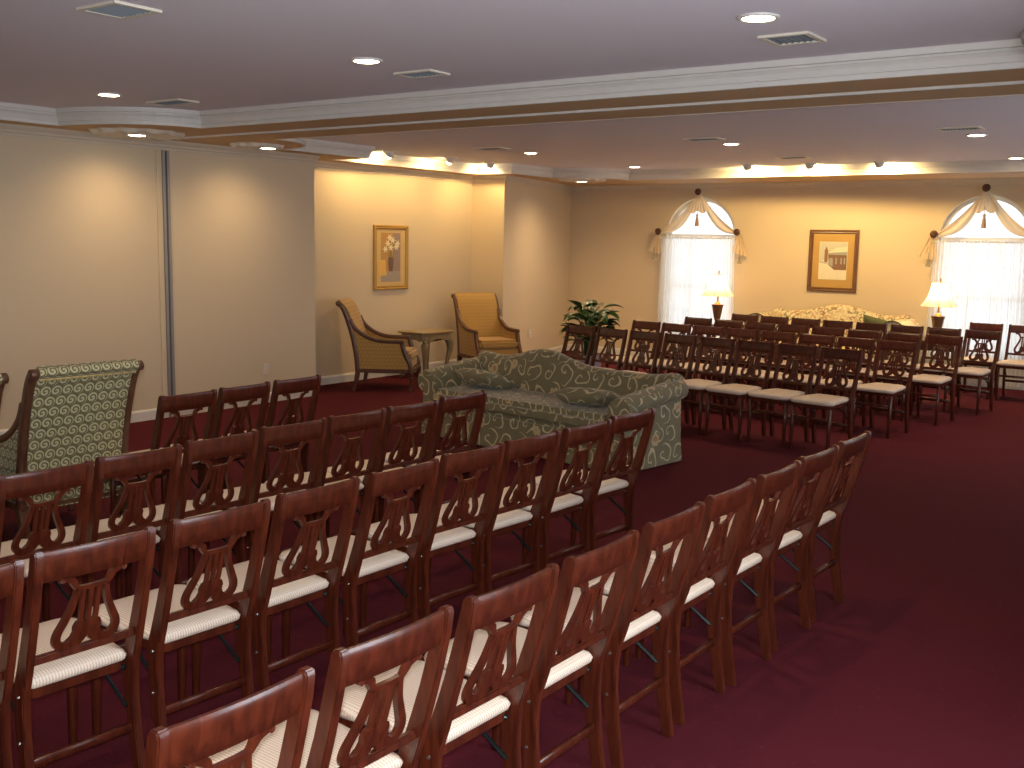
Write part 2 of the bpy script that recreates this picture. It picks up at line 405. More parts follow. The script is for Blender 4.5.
def dressing(cx, which):
    # sheer panel on a rod
    t = thing('sheer_curtain', 'white pleated sheer curtain over the %s arched window' % which, 'curtain', (cx, WF - .10, 0), 0, 'sheer curtains at the arched windows')
    m = MB(); P = []
    N = 150
    for j in range(13):
        v = j / 12; z = 1.905 - v * 1.86; row = []
        for i in range(N + 1):
            u = i / N * 2 - 1; w = .60 + .05 * v
            y = .022 * math.sin(i * 1.26 + 1.3 * math.sin(i * .21)) * (1 - .4 * (j == 0)) + .006 * math.sin(i * .5 + v * 3)
            row.append((u * w, y, z + (.012 * math.sin(i * 1.26) if j == 0 else 0)))
        P.append(row)
    m.grid(P); m.build('curtain_panel', 'voile', t, True)
    m = MB(); m.tube([(-.65, .0, 1.885), (.65, .0, 1.885)], .009); m.build('curtain_rod', 'paint_white', t)
    # scarf
    RW = .65 if cx < -5 else .605
    s = thing('window_scarf', 'cream draped scarf with bronze rosettes over the %s arched window' % which, 'window scarf', (cx, WF - .05, 0), 0, 'draped scarves at the arched windows')
    m = MB()
    for sgn in (-1, 1):
        P = []
        for i in range(25):
            u = i / 24; row = []
            x0 = -RW + RW * u; z0 = 1.975 + .60 * u - .06 * math.sin(PI * u)           # upper edge
            x1 = x0 + .05 * math.sin(PI * u); z1 = z0 - .03 - .12 * math.sin(PI * u)
            for j in range(9):
                v = j / 8; row.append((-sgn * (x0 + (x1 - x0) * v), -.035 - .02 * math.sin(v * 9 + u * 4), z0 + (z1 - z0) * v))
            P.append(row)
        m.grid(P)
    P = []
    for j in range(9):    # gathered tuft below the top rosette
        v = j / 8; P.append([((i / 24 * 2 - 1) * (.02 + .14 * v), -.075 - .02 * math.sin(i * 1.5) * v, 2.56 - .26 * v - .05 * v * abs(math.sin(i / 24 * 2 * PI))) for i in range(25)])
    m.grid(P)
    for sgn in (-1, 1):   # tails beside the window
        P = []
        for j in range(9):
            v = j / 8; P.append([(sgn * (RW + .02 + .03 * v + (i / 16 - .5) * (.05 + .20 * v)), -.05 - .018 * math.sin(i * 1.6), 1.97 - (.29 + .06 * (i / 16 if sgn > 0 else 1 - i / 16)) * v) for i in range(17)])
        m.grid(P)
    m.build('scarf_cloth', 'scarf', s, True)
    for x, z in ((-RW, 1.98), (0, 2.575), (RW, 1.98)):
        m = MB(); m.lathe([(.001, -.05), (.02, -.052), (.028, -.045), (.03, -.035), (.048, -.028), (.052, -.015), (.045, 0), (.02, .012), (.018, .05)], 18)
        bmesh.ops.rotate(m.bm, cent=(0, 0, 0), matrix=Matrix.Rotation(-PI / 2, 3, 'X'), verts=m.bm.verts)
        bmesh.ops.translate(m.bm, vec=(x, -.07, z), verts=m.bm.verts)
        m.build('rosette', 'bronze', s, 40)
    for x, z, L, mt in ((0, 2.27, .19, 'tassel'), (-RW - .05, 1.67, .10, 'tassel_grey'), (RW + .06, 1.65, .11, 'tassel_grey')):
        m = MB(); m.tube([(x, -.08, z + .07), (x, -.08, z - .02)], .004, 6)
        m.lathe([(.002, 0), (.016, -.01), (.02, -.03), (.014, -.05), (.02, -.06), (.03, -L * .75), (.033, -L), (.002, -L)], 12, (x, -.08, z - .02))
        m.build('tassel', mt, s, 40)
dressing(WX[0], 'left'); dressing(WX[1], 'right')

# ------------------------------------------------------------------ outlets, vents, lights, medallions
def outlet(loc, label):
    t = thing('power_outlet', label, 'outlet', loc)
    m = MB(); m.box((.003, 0, 0), (.006, .072, .115)); m.bevel(.002, 1); m.build('cover_plate', 'outlet', t)
    for z in (-.024, .024):
        m = MB(); m.box((.007, 0, z), (.004, .034, .03)); m.mi = 1
        for y in (-.007, .007): m.box((.0092, y, z + .003), (.001, .003, .009))
        m.build('socket', ['paint_white', 'dark'], t)
outlet((WA, 7.69, .37), 'small cream outlet plate low on the left wall behind the chairs')
outlet((-8.985, 13.04, .42), 'small outlet plate low on the wall beyond the gold armchairs')

def vent(x, y, w, d, label):
    t = thing('ceiling_vent', label, 'vent', (x, y, ZC), 0, 'air vents in the ceiling')
    m = MB()
    for a, b, c, e in ((0, d / 2 - .0125, w, .025), (0, -d / 2 + .0125, w, .025), (w / 2 - .0125, 0, .025, d - .05), (-w / 2 + .0125, 0, .025, d - .05)): m.box((a, b, -.006), (c, e, .012))
    m.build('vent_frame', 'plaster', t)
    m = MB(); m.box((0, 0, -.0015), (w - .04, d - .04, .003)); m.build('backing', 'filter', t)
    m = MB(); n = int(w / .035)
    for i in range(n):
        m.box((-w / 2 + .035 + i * (w - .07) / max(1, n - 1), 0, -.006), (.003, d - .05, .009), Matrix.Rotation(.6, 3, 'Y'))
    m.build('louvres', 'filter', t)
vent(-4.435, 3.04, .30, .25, 'square ceiling air vent nearest the camera with a grey filter')
vent(-4.43, 5.18, .30, .2, 'ceiling air vent between the near beam and the middle downlight')
vent(-2.05, 5.24, .26, .26, 'ceiling air vent beside the brightest near downlight')
vent(-7.08, 5.30, .4, .2, 'ceiling air vent in the scalloped corner of the near tray')
vent(-4.65, 9.72, .36, .22, 'ceiling air vent beyond the beam beside the middle downlight')
vent(-2.29, 9.81, .36, .22, 'ceiling air vent beyond the beam toward the right downlights')
vent(-4.67, 12.17, .36, .22, 'ceiling air vent in front of the three cove spots')
vent(-7.25, 9.70, .36, .22, 'ceiling air vent near the recessed left wall')

def light(kind, loc, energy, color, size=.05, target=None, ang=None, blend=.5, name='lamp_light', parent=None):
    d = bpy.data.lights.new(name, kind); d.energy = energy; d.color = color
    if kind in ('SPOT', 'POINT'): d.shadow_soft_size = size
    if kind == 'SPOT': d.spot_size = math.radians(ang or 120); d.spot_blend = blend
    o = bpy.data.objects.new(name, d); COL.objects.link(o); o.location = loc
    if target is not None: o.rotation_euler = (Vector(target) - Vector(loc)).to_track_quat('-Z', 'Y').to_euler()
    if parent: o.parent = parent
    return o
WARM = (1, .68, .36)
def downlight(x, y, z, label, e=26, ang=150, tx=0, ty=0):
    t = thing('recessed_downlight', label, 'ceiling light', (x, y, z), 0, 'round recessed downlights')
    m = MB(); m.lathe([(.072, .04 if z < ZS else 0), (.095, .04 if z < ZS else 0), (.095, -.008), (.088, -.012), (.075, -.010), (.072, -.004)], 28); m.build('trim_ring', 'paint_white', t, 40)
    m = MB(); m.lathe([(.001, -.003), (.072, -.003), (.072, -.006), (.06, -.012), (.001, -.014)], 28); m.build('lens', 'lamp_glow', t, 40)
    light('SPOT', (0, 0, -.03), e, WARM, .06, (tx, ty, -3), ang, 1., parent=t)
E1 = 30
for x, y, z, l in ((-7.15, 4.79, ZC, 'lit recessed downlight in the near ceiling, nearest the left wall'), (-4.4, 4.65, ZC, 'lit recessed downlight in the near ceiling, middle of its row'),
                   (-2.0, 4.69, ZC, 'largest looking lit downlight in the near ceiling, rightmost of its row'), (-7.19, 10.38, ZC, 'lit downlight beyond the beam, leftmost of the middle row'),
                   (-4.63, 10.31, ZC, 'lit downlight beyond the beam, centre of the middle row'), (-2.28, 10.42, ZC, 'lit downlight beyond the beam, rightmost of the middle row'),
                   (-7.17, 12.85, ZC, 'lit downlight close before the left window'), (-2.45, 13.20, ZC, 'lit downlight close before the right window')):
    downlight(x, y, z, l, E1 if y < 6 else 58)
downlight(-8.23, 5.78, ZS - .03, 'lit downlight set in the ornate plaster medallion above the left wall', 27, 160)
downlight(-8.17, 7.23, ZS - .03, 'lit downlight at the edge of the smaller plaster medallion', 27, 160)
downlight(-8.20, 13.15, ZS - .03, 'lit downlight with a thin ornate ring near the far left corner', 50, 155)
def medallion(x, y, r, label, rz=0, sq=1.):
    m = MB(); N = 96; rings = []
    for k, (q, h) in enumerate(((.12, .0), (.14, .014), (.2, .02), (.3, .012), (.42, .022), (.55, .012), (.7, .026), (.82, .014), (.93, .02), (1., .0))):
        rings.append([((r * q * (1 + (.05 * math.sin(a * 12 * 2 * PI / N) if q > .4 else 0))) * math.cos(a * 2 * PI / N), sq * r * q * (1 + (.05 * math.sin(a * 12 * 2 * PI / N) if q > .4 else 0)) * math.sin(a * 2 * PI / N),
                       -(h * 1.0 + (.016 * abs(math.sin(a * 12 * PI / N)) if .15 < q < .98 else 0))) for a in range(N)])
    m.loft(rings, cap=False)
    o = m.build('ceiling_medallion', 'plaster', None, 50); o.location = (x, y, ZS); o.rotation_euler = (0, 0, rz)
    tag(o, label, 'ceiling medallion')
medallion(-8.33, 5.86, .40, 'wide ornate plaster medallion on the soffit above the partition jamb')
medallion(-8.30, 7.20, .26, 'smaller ornate plaster medallion on the soffit past the jamb')
medallion(-8.20, 13.15, .34, 'thin ornate plaster ring on the soffit in the far left corner')
def eyeball(x, y, tx, ty, label, e=30):
    d = Vector((tx - x, ty - y, -1.3 * math.hypot(tx - x, ty - y))).normalized(); h = Vector((tx - x, ty - y, 0)).normalized()
    t = thing('eyeball_spotlight', label, 'spotlight', (x, y, ZC), 0, 'eyeball spotlights washing the cove')
    m = MB(); m.lathe([(.05, 0), (.085, 0), (.085, -.008), (.065, -.014), (.05, -.006)], 24); m.build('trim_ring', 'paint_white', t, 40)
    q = d.to_track_quat('Z', 'Y').to_matrix()
    m = MB(); m.lathe([(.03, -.04), (.05, -.02), (.055, 0), (.05, .03), (.042, .045), (.040, .046)], 20)
    bmesh.ops.rotate(m.bm, cent=(0, 0, 0), matrix=q, verts=m.bm.verts); bmesh.ops.translate(m.bm, vec=(0, 0, -.018), verts=m.bm.verts); m.build('eyeball', 'paint_white', t, 40)
    m = MB(); m.lathe([(.001, .080), (.016, .077), (.030, .066), (.038, .050), (.039, .044), (.001, .040)], 20)
    bmesh.ops.rotate(m.bm, cent=(0, 0, 0), matrix=q, verts=m.bm.verts); bmesh.ops.translate(m.bm, vec=(0, 0, -.018), verts=m.bm.verts); m.build('lens', 'spot_glow', t, 40)
    p = Vector((0, 0, -.05)) + h * .075
    light('SPOT', p, e, (1, .66, .25), .03, p + Vector((h.x, h.y, -.85)), 158, .8, parent=t)
eyeball(-8.66, 9.56, -9.3, 9.60, 'cove spotlight nearest the beam in the recessed left bay', 24)
eyeball(-8.56, 10.58, -9.3, 10.7, 'cove spotlight in the middle of the recessed left bay', 24)
eyeball(-8.62, 11.5, -9.1, 11.85, 'cove spotlight shining at the end of the recessed left bay', 24)
eyeball(-5.62, 13.05, -5.7, 13.6, 'cove spotlight above the far wall, leftmost of three', 56)
eyeball(-4.83, 13.15, -4.83, 13.7, 'cove spotlight above the far wall, middle of three', 56)
eyeball(-3.98, 13.2, -3.9, 13.7, 'cove spotlight above the far wall, rightmost of three', 56)

# ------------------------------------------------------------------ pictures
def picture(loc, rz, w, h, fw, label, frame, mat, art):
    t = thing('framed_picture', label, 'picture', loc, rz)     # local: x along the wall, -y out of the wall, z up
    m = MB(); a = [(-w / 2, -h / 2), (w / 2, -h / 2), (w / 2, h / 2), (-w / 2, h / 2)]
    prof = [(0, 0), (0, .028), (fw * .25, .034), (fw * .5, .026), (fw * .8, .03), (fw, .016), (fw, 0)]
    rings = []
    for sx, sz in ((-1, -1), (1, -1), (1, 1), (-1, 1), (-1, -1)):
        rings.append([(sx * (w / 2 - q), -d, sz * (h / 2 - q)) for q, d in prof])
    m.loft(rings, cap=False); bmesh.ops.remove_doubles(m.bm, verts=m.bm.verts, dist=1e-5); m.build('frame', frame, t)
    m = MB(); m.box((0, -.006, 0), (w - fw * 1.6, .006, h - fw * 1.6)); m.build('mat_board', mat, t)
    m = MB(); mats = []
    def poly(pts, mt, lay):
        if mt not in mats: mats.append(mt)
        m.mi = mats.index(mt); m.prism([(x * 1.18, z * 1.06) for x, z in pts], 'y', -.0092 - lay * .0003, -.009)
    art(poly); m.build('print', mats, t)
for n, c in dict(sky=(.52, .52, .42), snow=(.70, .66, .52), wallb=(.20, .11, .07), slate=(.32, .33, .30), tow=(.25, .12, .07), path=(.48, .46, .36), matg=(.46, .29, .09), matc=(.60, .44, .20), ochre=(.48, .26, .08), plum=(.30, .22, .20), lily=(.78, .70, .48), vase=(.17, .10, .07), stem=(.20, .20, .07), cloth=(.34, .30, .26), glow=(.72, .46, .12)).items():
    M['art_' + n] = plain('art_' + n, c, .6)
def snow_art(P):
    P([(-.17, -.25), (.17, -.25), (.17, .25), (-.17, .25)], 'art_snow', 0)
    P([(-.165, .0), (.165, .02), (.165, .245), (-.165, .245)], 'art_sky', 1)
    P([(-.07, .10), (.03, .17), (.165, .19), (.165, .12), (-.02, .11)], 'art_snow', 2)
    P([(-.07, .10), (.165, .12), (.165, .075), (-.06, .08)], 'art_slate', 3)
    P([(-.06, .08), (.165, .075), (.165, -.12), (.02, -.12), (-.05, -.06)], 'art_wallb', 3)
    for x in (-.03, .03, .09, .13): P([(x, -.04), (x + .018, -.045), (x + .018, .04), (x, .04)], 'art_slate', 4)
    P([(-.105, .12), (-.065, .12), (-.065, -.02), (-.105, -.02)], 'art_tow', 4); P([(-.11, .12), (-.06, .12), (-.085, .19)], 'art_tow', 4)
    P([(-.165, -.0), (-.07, -.02), (-.05, -.05), (-.165, -.03)], 'art_path', 4)
    P([(-.04, -.06), (.0, -.08), (.0, .03), (-.05, .03)], 'art_slate', 5)
picture((-5.02, WF - .002, 1.595), 0, .70, .865, .055, 'brown framed picture of a snowy building with a tower on the far wall', 'frame_brown', 'art_matg', snow_art)
def lily_art(P):
    P([(-.16, -.30), (.16, -.30), (.16, .30), (-.16, .30)], 'art_ochre', 0)
    P([(.04, -.28), (.155, -.28), (.155, .295), (.04, .295)], 'art_plum', 1)
    P([(-.155, -.295), (.155, -.295), (.155, -.17), (-.155, -.17)], 'art_cloth', 2)
    P([(-.20, -.22), (-.07, -.22), (-.09, -.03), (-.20, -.03)], 'art_glow', 3)
    P([(-.03, -.17), (.03, -.17), (.045, -.06), (.04, .0), (-.04, .0), (-.045, -.06)], 'art_vase', 4)
    for x, z in ((-.09, .10), (-.05, .17), (.03, .21), (.09, .13), (.0, .12), (.11, .17), (-.02, .24)):
        P([(x * .2 - .003, .0), (x * .2 + .003, .0), (x + .003, z), (x - .003, z)], 'art_stem', 4)
        st = [];
        for k in range(12):
            a = k * PI / 6; r = .052 if k % 2 == 0 else .02; st.append((x + r * math.cos(a), z + r * math.sin(a)))
        P(st, 'art_lily', 5 + int(x * 50) % 3)
picture((WB + .002, 10.32, 1.555), PI / 2, .655, .83, .05, 'gold framed picture of white lilies in a vase', 'gold', 'art_matc', lily_art)

# ------------------------------------------------------------------ the lyre-back folding chair
# local: faces +Y, origin on the floor below where the back posts meet the seat
CW = .385
LEAN = [(0, -.04), (.10, -.022), (.20, -.006), (.34, .010), (.44, .002), (.52, -.028), (.65, -.070), (.80, -.112), (.89, -.130)]
def lean(z):
    for (z0, y0), (z1, y1) in zip(LEAN, LEAN[1:]):
        if z <= z1: return y0 + (y1 - y0) * (z - z0) / (z1 - z0)
    return LEAN[-1][1]
def ribbon(m, pts, hw, th):
    P = [Vector(p) for p in pts]; L, Rr = [], []
    hw = hw if isinstance(hw, (list, tuple)) else [hw] * len(P)
    for i, p in enumerate(P):
        t = (P[min(i + 1, len(P) - 1)] - P[max(i - 1, 0)]).normalized(); n = Vector((-t.y, t.x)) * hw[i]
        L.append(p + n); Rr.append(p - n)
    rings = []
    for a, b in zip(L, Rr):
        rings.append([(a.x, lean(a.y) - th, a.y), (a.x, lean(a.y) + th, a.y), (b.x, lean(b.y) + th, b.y), (b.x, lean(b.y) - th, b.y)])
    m.loft(rings)
def smooth_pts(pts, n=4):
    out = []
    P = [Vector(p) for p in pts]
    for i in range(len(P) - 1):
        p0, p1, p2, p3 = P[max(i - 1, 0)], P[i], P[i + 1], P[min(i + 2, len(P) - 1)]
        for k in range(n):
            t = k / n
            out.append(.5 * ((2 * p1) + (p2 - p0) * t + (2 * p0 - 5 * p1 + 4 * p2 - p3) * t * t + (3 * p1 - p0 - 3 * p2 + p3) * t ** 3))
    out.append(P[-1]); return out
def rounded_outline(ins=0.):
    pts = []
    hw0, hw1, y0, y1 = .162 - ins, .206 - ins, -.005 + ins, .435 - ins
    for cx, cy, r, a0 in ((hw1 - .06, y1 - .06, .06, 0), (-hw1 + .06, y1 - .06, .06, 90), (-hw0 + .02, y0 + .02, .02, 180), (hw0 - .02, y0 + .02, .02, 270)):
        for k in range(6):
            a = math.radians(a0 + k * 18); pts.append((cx + r * math.cos(a), cy + r * math.sin(a)))
    return pts
def make_chair():
    t = thing('folding_chair', 'x', 'chair')
    m = MB(); m.loft([[(x, y, z) for x, y in rounded_outline(i)] for i, z in ((.012, .428), (.0, .436), (-.004, .450), (.004, .464), (.03, .473), (.09, .478), (.13, .479))])
    m.build('seat_cushion', 'seat_cream', t, 60)
    m = MB(); m.loft([[(x, y, z) for x, y in rounded_outline(i)] for i, z in ((.016, .396), (.010, .400), (.008, .428))]); m.build('seat_frame', 'mahogany', t, 50)
    for s in (-1, 1):
        m = MB(); out = []
        zs = [0, .1, .2, .3, .38, .44, .5, .58, .66, .74, .82, .872, .886]
        wd = [.020, .022, .024, .027, .030, .031, .029, .026, .024, .023, .022, .019, .012]
        a = [(lean(z) - w, z) for z, w in zip(zs, wd)]; b = [(lean(z) + w, z) for z, w in zip(zs, wd)]
        m.prism(a + b[::-1], 'x', s * .1925, s * .1655); m.bevel(.0035, 2)
        m.build('side_post', 'mahogany', t, 50)
        m = MB(); y = .388
        m.loft([[(s * (.178 + dx), y + dy + off, z) for dx, dy in ((-w, -w2), (w, -w2), (w, w2), (-w, w2))] for z, w, w2, off in ((0, .011, .013, .012), (.2, .013, .016, .004), (.40, .014, .019, 0))])
        m.bevel(.003, 1); m.build('front_leg', 'mahogany', t, 50)
    m = MB(); zs = [.785, .79, .82, .85, .872, .880]; th = [.006, .010, .011, .011, .010, .005]
    X = [-.167 + .334 * i / 10 for i in range(11)]
    m.loft([[(x, lean(z) - w - .010 * math.cos(x / .167 * PI / 2), z) for z, w in zip(zs, th)] + [(x, lean(z) + w - .010 * math.cos(x / .167 * PI / 2), z) for z, w in zip(zs[::-1], th[::-1])] for x in X])
    m.build('top_rail', 'mahogany', t, 40)
    m = MB(); m.box((0, lean(.532) - .003, .532), (.335, .022, .026)); m.bevel(.005, 2); m.build('lower_rail', 'mahogany', t, 50)
    m = MB()
    ribbon(m, [(-.052, .741), (-.02, .738), (.02, .738), (.052, .741)], .007, .008)
    for s in (-1, 1):
        c = smooth_pts([(s * .045, .738), (s * .050, .71), (s * .060, .675), (s * .078, .635), (s * .094, .60), (s * .095, .574), (s * .080, .555), (s * .060, .553), (s * .045, .560)])
        ribbon(m, c, [.0078 + .0055 * min(1, i / len(c) * 1.3) for i in range(len(c))], .0085)
        c = smooth_pts([(s * .045, .736), (s * .056, .752), (s * .064, .768), (s * .080, .778), (s * .096, .784)])
        ribbon(m, c, [.007, .007, .007, .0075, .008, .009, .010, .010, .010, .010, .010, .010, .010, .010, .010, .010, .010][:len(c)], .0085)
        m.prism([(s * .098 + .009 * math.cos(k * PI / 5), .778 + .009 * math.sin(k * PI / 5)) for k in range(10)], 'y', lean(.776) - .009, lean(.776) + .009)
    half = [(0, .612), (.008, .622), (.022, .630), (.036, .624), (.043, .608), (.041, .592), (.047, .578), (.060, .566), (.056, .552), (.040, .545), (.022, .548), (.010, .558), (0, .572)]
    out = half + [(-x, z) for x, z in half[-2:0:-1]]
    a = [m.bm.verts.new((x, lean(z) - .010, z)) for x, z in out]; b = [m.bm.verts.new((x, lean(z) + .010, z)) for x, z in out]
    m.face(a); m.face(b[::-1])
    for i in range(len(out)): m.face([a[i], b[i], b[(i + 1) % len(out)], a[(i + 1) % len(out)]])
    ly = m.build('lyre_splat', 'mahogany', t, 40)
    for x in (-.026, 0, .026):
        m = MB(); ribbon(m, [(x, .740), (x * .96, .69), (x * .92, .645), (x * .88, .615)], .0068, .006); m.build('lyre_string', 'mahogany', ly)
    m = MB(); m.box((0, lean(.205), .205), (.335, .018, .030)); m.bevel(.004, 1); m.build('rear_stretcher', 'mahogany', t, 50)
    m = MB(); m.box((0, .388, .30), (.335, .014, .026)); m.bevel(.003, 1); m.build('front_stretcher', 'mahogany', t, 50)
    for s in (-1, 1):
        m = MB(); m.tube([(s * .158, .006, .275), (s * .156, .10, .335), (s * .153, .21, .405)], .0065, 6); m.tube([(s * .162, .012, .400), (s * .150, .03, .405)], .010, 8)
        m.build('folding_strut', 'black_metal', t, 50)
        m = MB()
        for y, z in ((.008, .275), (.002, .42)):
            m.tube([(s * .1915, y, z), (s * .1955, y, z)], .005, 8)
        m.build('bolt', 'bolt', t)
    return t
proto = make_chair(); KM = make_kidmap(proto); first = [True]
def place_chair(tx, ty, rz, label, group, zs=1.):
    """tx, ty: middle of the back's top edge"""
    o = proto if first[0] else copy_tree(proto, KM); first[0] = False
    fx, fy = -math.sin(rz), math.cos(rz)
    o.location = (tx + fx * .13, ty + fy * .13, 0); o.rotation_euler = (0, 0, rz)
    o.scale = (1, 1, zs); o['label'] = label; o['group'] = group
    return o
ORD = ['first', 'second', 'third', 'fourth', 'fifth', 'sixth', 'seventh', 'eighth', 'ninth']
ROWS = {'A': [(-1.578, 1.3, -0.022), (-1.586, 1.777, -0.025), (-1.57, 2.23, -0.031), (-1.558, 2.681, -0.01), (-1.556, 3.157, -0.011), (-1.564, 3.63, -0.01), (-1.551, 4.079, -0.024), (-1.55, 4.539, -0.061), (-1.544, 5.013, -0.031)],
        'B': [(-2.753, 1.327, -0.027), (-2.766, 1.76, -0.061), (-2.76, 2.222, -0.054), (-2.763, 2.671, -0.027), (-2.746, 3.126, -0.027), (-2.751, 3.585, -0.078), (-2.732, 4.016, -0.087), (-2.706, 4.462, -0.057), (-2.711, 4.935, -0.102)],
        'C': [(-3.779, 2.205, -0.019), (-3.79, 2.632, -0.071), (-3.804, 3.077, -0.041), (-3.815, 3.523, -0.091), (-3.802, 3.952, -0.066), (-3.788, 4.378, -0.053), (-3.812, 4.863, -0.065)],
        'D': [(-5.013, 3.815, -0.02), (-5.038, 4.253, 0.021), (-5.055, 4.701, -0.007)]}
RN = {'A': 'the nearest row', 'B': 'the second nearest row', 'C': 'the third nearest row', 'D': 'the short row of three'}
for r, L in ROWS.items():
    n = len(L)
    for i, (x, y, th) in enumerate(L):
        pos = ORD[n - 1 - i] + ' from its aisle end' if i < n - 1 else 'at its aisle end'
        place_chair(x, y, th + PI / 2, 'mahogany lyre-back folding chair in %s, %s' % (RN[r], pos), 'lyre-back chairs in the near rows seen from behind', 1.014)
TF, PF = -.1346, .4223
for k, (x0, y0) in enumerate([(-4.416, 9.336), (-4.256, 10.477), (-4.087, 11.498), (-3.924, 12.520)]):
    for i in range(8):
        a = (i - 4) * PF + CW / 2
        jt = random.uniform(-.02, .02)
        place_chair((x0 + math.cos(TF) * a) * 1.035, (y0 + math.sin(TF) * a) * 1.035 + random.uniform(-.012, .012), TF + PI + jt,
                    'dark lyre-back folding chair facing the camera, %s from left in %s far row' % (ORD[i], ['the front', 'the second', 'the third', 'the rearmost'][k]),
                    'lyre-back chairs in the far rows facing the camera')
place_chair(-2.800, 14.09, PI, 'dark lyre-back chair against the right window, nearer the table lamp', 'lyre-back chairs set against the right window')
place_chair(-2.345, 14.07, PI, 'dark lyre-back chair against the right window, partly cut by the photo edge', 'lyre-back chairs set against the right window')

# ------------------------------------------------------------------ scroll-back armchairs
def armchair(loc, rz, label, fab, woodm, group, rollm, sc=1.):
    t = thing('armchair', label, 'armchair', loc, rz, group); t.scale = (sc, sc, .99 * sc)   # local: faces +Y, origin on floor at middle of base
    hw = .33
    back = smooth_pts([(-.33, .22), (-.345, .40), (-.375, .58), (-.42, .76), (-.475, .92), (-.515, 1.0), (-.55, 1.04)])
    arm = smooth_pts([(-.425, .86), (-.37, .76), (-.26, .67), (-.12, .615), (.05, .60), (.19, .60)])
    sup = smooth_pts([(.19, .60), (.205, .53), (.235, .44), (.29, .33), (.31, .22)])
    def strip(m, x0, x1, path, w):
        P = [Vector(p) for p in path]; rings = []
        for i, p in enumerate(P):
            q = (P[min(i + 1, len(P) - 1)] - P[max(i - 1, 0)]).normalized(); n = Vector((-q.y, q.x)) * (w[i] if isinstance(w, list) else w)
            rings.append([(x0, p.x - n.x, p.y - n.y), (x1, p.x - n.x, p.y - n.y), (x1, p.x + n.x, p.y + n.y), (x0, p.x + n.x, p.y + n.y)])
        m.loft(rings)
    for s in (-1, 1):
        m = MB(); strip(m, s * hw, s * (hw - .040), back, .028)
        m.tube([(s * (hw - .045), -.56, 1.04), (s * (hw + .006), -.56, 1.04)], .030, 14); m.bevel(.004, 1)
        m.build('back_post', woodm, t, 50)
        m = MB(); strip(m, s * hw, s * (hw - .048), arm, .022); strip(m, s * hw, s * (hw - .048), sup, .026)
        m.tube([(s * (hw - .044), .20, .595), (s * (hw + .003), .20, .595)], .027, 12); m.bevel(.004, 1)
        m.build('arm', woodm, t, 50)
        # upholstered side between arm and rail
        poly = [(y + .012, z) for y, z in back if z < .84] + [(y, z - .012) for y, z in arm[2:]] + [(y - .012, z) for y, z in sup[1:]]
        m = MB(); m.prism(poly, 'x', s * (hw - .008), s * (hw - .032)); m.build('side_panel', fab, t)
        for y, h0 in ((-.33, .235), (.305, .235)):
            m = MB(); c = (s * (hw - .022), y, 0)
            if y > 0: m.lathe([(.016, 0), (.020, .012), (.017, .03), (.023, .12), (.030, .17), (.022, .178), (.033, .19), (.033, .235)], 12, c)
            else: m.loft([[(c[0] + dx * w, c[1] + dy * w + o, z) for dx, dy in ((-1, -1), (1, -1), (1, 1), (-1, 1))] for z, w, o in ((0, .018, -.045), (.12, .023, -.02), (.235, .027, 0))])
            m.build('leg', woodm, t, 45)
    m = MB()
    m.box((0, .315, .245), (2 * hw - .05, .035, .05)); m.box((0, -.335, .245), (2 * hw - .05, .035, .05))
    for s in (-1, 1): m.box((s * (hw - .02), -.01, .245), (.036, .63, .05))
    m.bevel(.005, 1); m.build('seat_rail', woodm, t)
    m = MB(); m.box((0, -.01, .315), (2 * hw - .07, .60, .10)); m.bevel(.012, 2); m.build('seat_deck', fab, t, 50)
    m = MB(); m.box((0, .0, .42), (2 * hw - .09, .56, .13)); m.bevel(.035, 4); bmesh.ops.translate(m.bm, vec=(0, .02, 0), verts=m.bm.verts)
    m.build('seat_cushion', fab, t, 50)
    # upholstered back, thicker in front, rolled over at the top
    m = MB(); rings = []
    for i, (y, z) in enumerate(back):
        k = i / (len(back) - 1); th = .055 * (1 - .35 * k); rings.append((y, z, th))
    pts = [(y + th * .9, z + th * .25) for y, z, th in rings] + [(-.555, 1.082), (-.585, 1.072), (-.600, 1.045), (-.59, 1.018), (-.565, 1.008)] + [(y - .020, z - .004) for y, z, th in rings[::-1][3:]]
    N = 9
    m.loft([[((-1 + 2 * i / (N - 1)) * (hw - .036), y, z) for y, z in pts] for i in range(N)]); bk = m.build('back_upholstery', fab, t, 50)
    m = MB(); m.tube([(-hw + .04, -.566, 1.006), (hw - .04, -.566, 1.006)], .008, 8); m.build('roll_piping', rollm, bk, True)
    return t
aang = lambda fx, fy: math.atan2(-fx, fy)
armchair((-5.97, 3.475, 0), PI / 2 - .075, 'green scroll-patterned armchair seen from behind, left of the short row', 'green_scroll', 'walnut', 'scroll-back armchairs', 'gold_piping', 1.0)
armchair((-5.98, 2.655, 0), PI / 2 - .075, 'green scroll-patterned armchair mostly cut off by the left photo edge', 'green_scroll', 'walnut', 'scroll-back armchairs', 'gold_piping')
armchair((-8.57, 9.46, 0), aang(.84, .54), 'gold armchair seen from its side, before the lily picture', 'gold_fabric', 'walnut', 'scroll-back armchairs', 'gold_piping')
armchair((-8.50, 11.40, 0), aang(.88, -.47), 'gold armchair facing the camera beside the carved side table', 'gold_fabric', 'walnut', 'scroll-back armchairs', 'gold_piping')

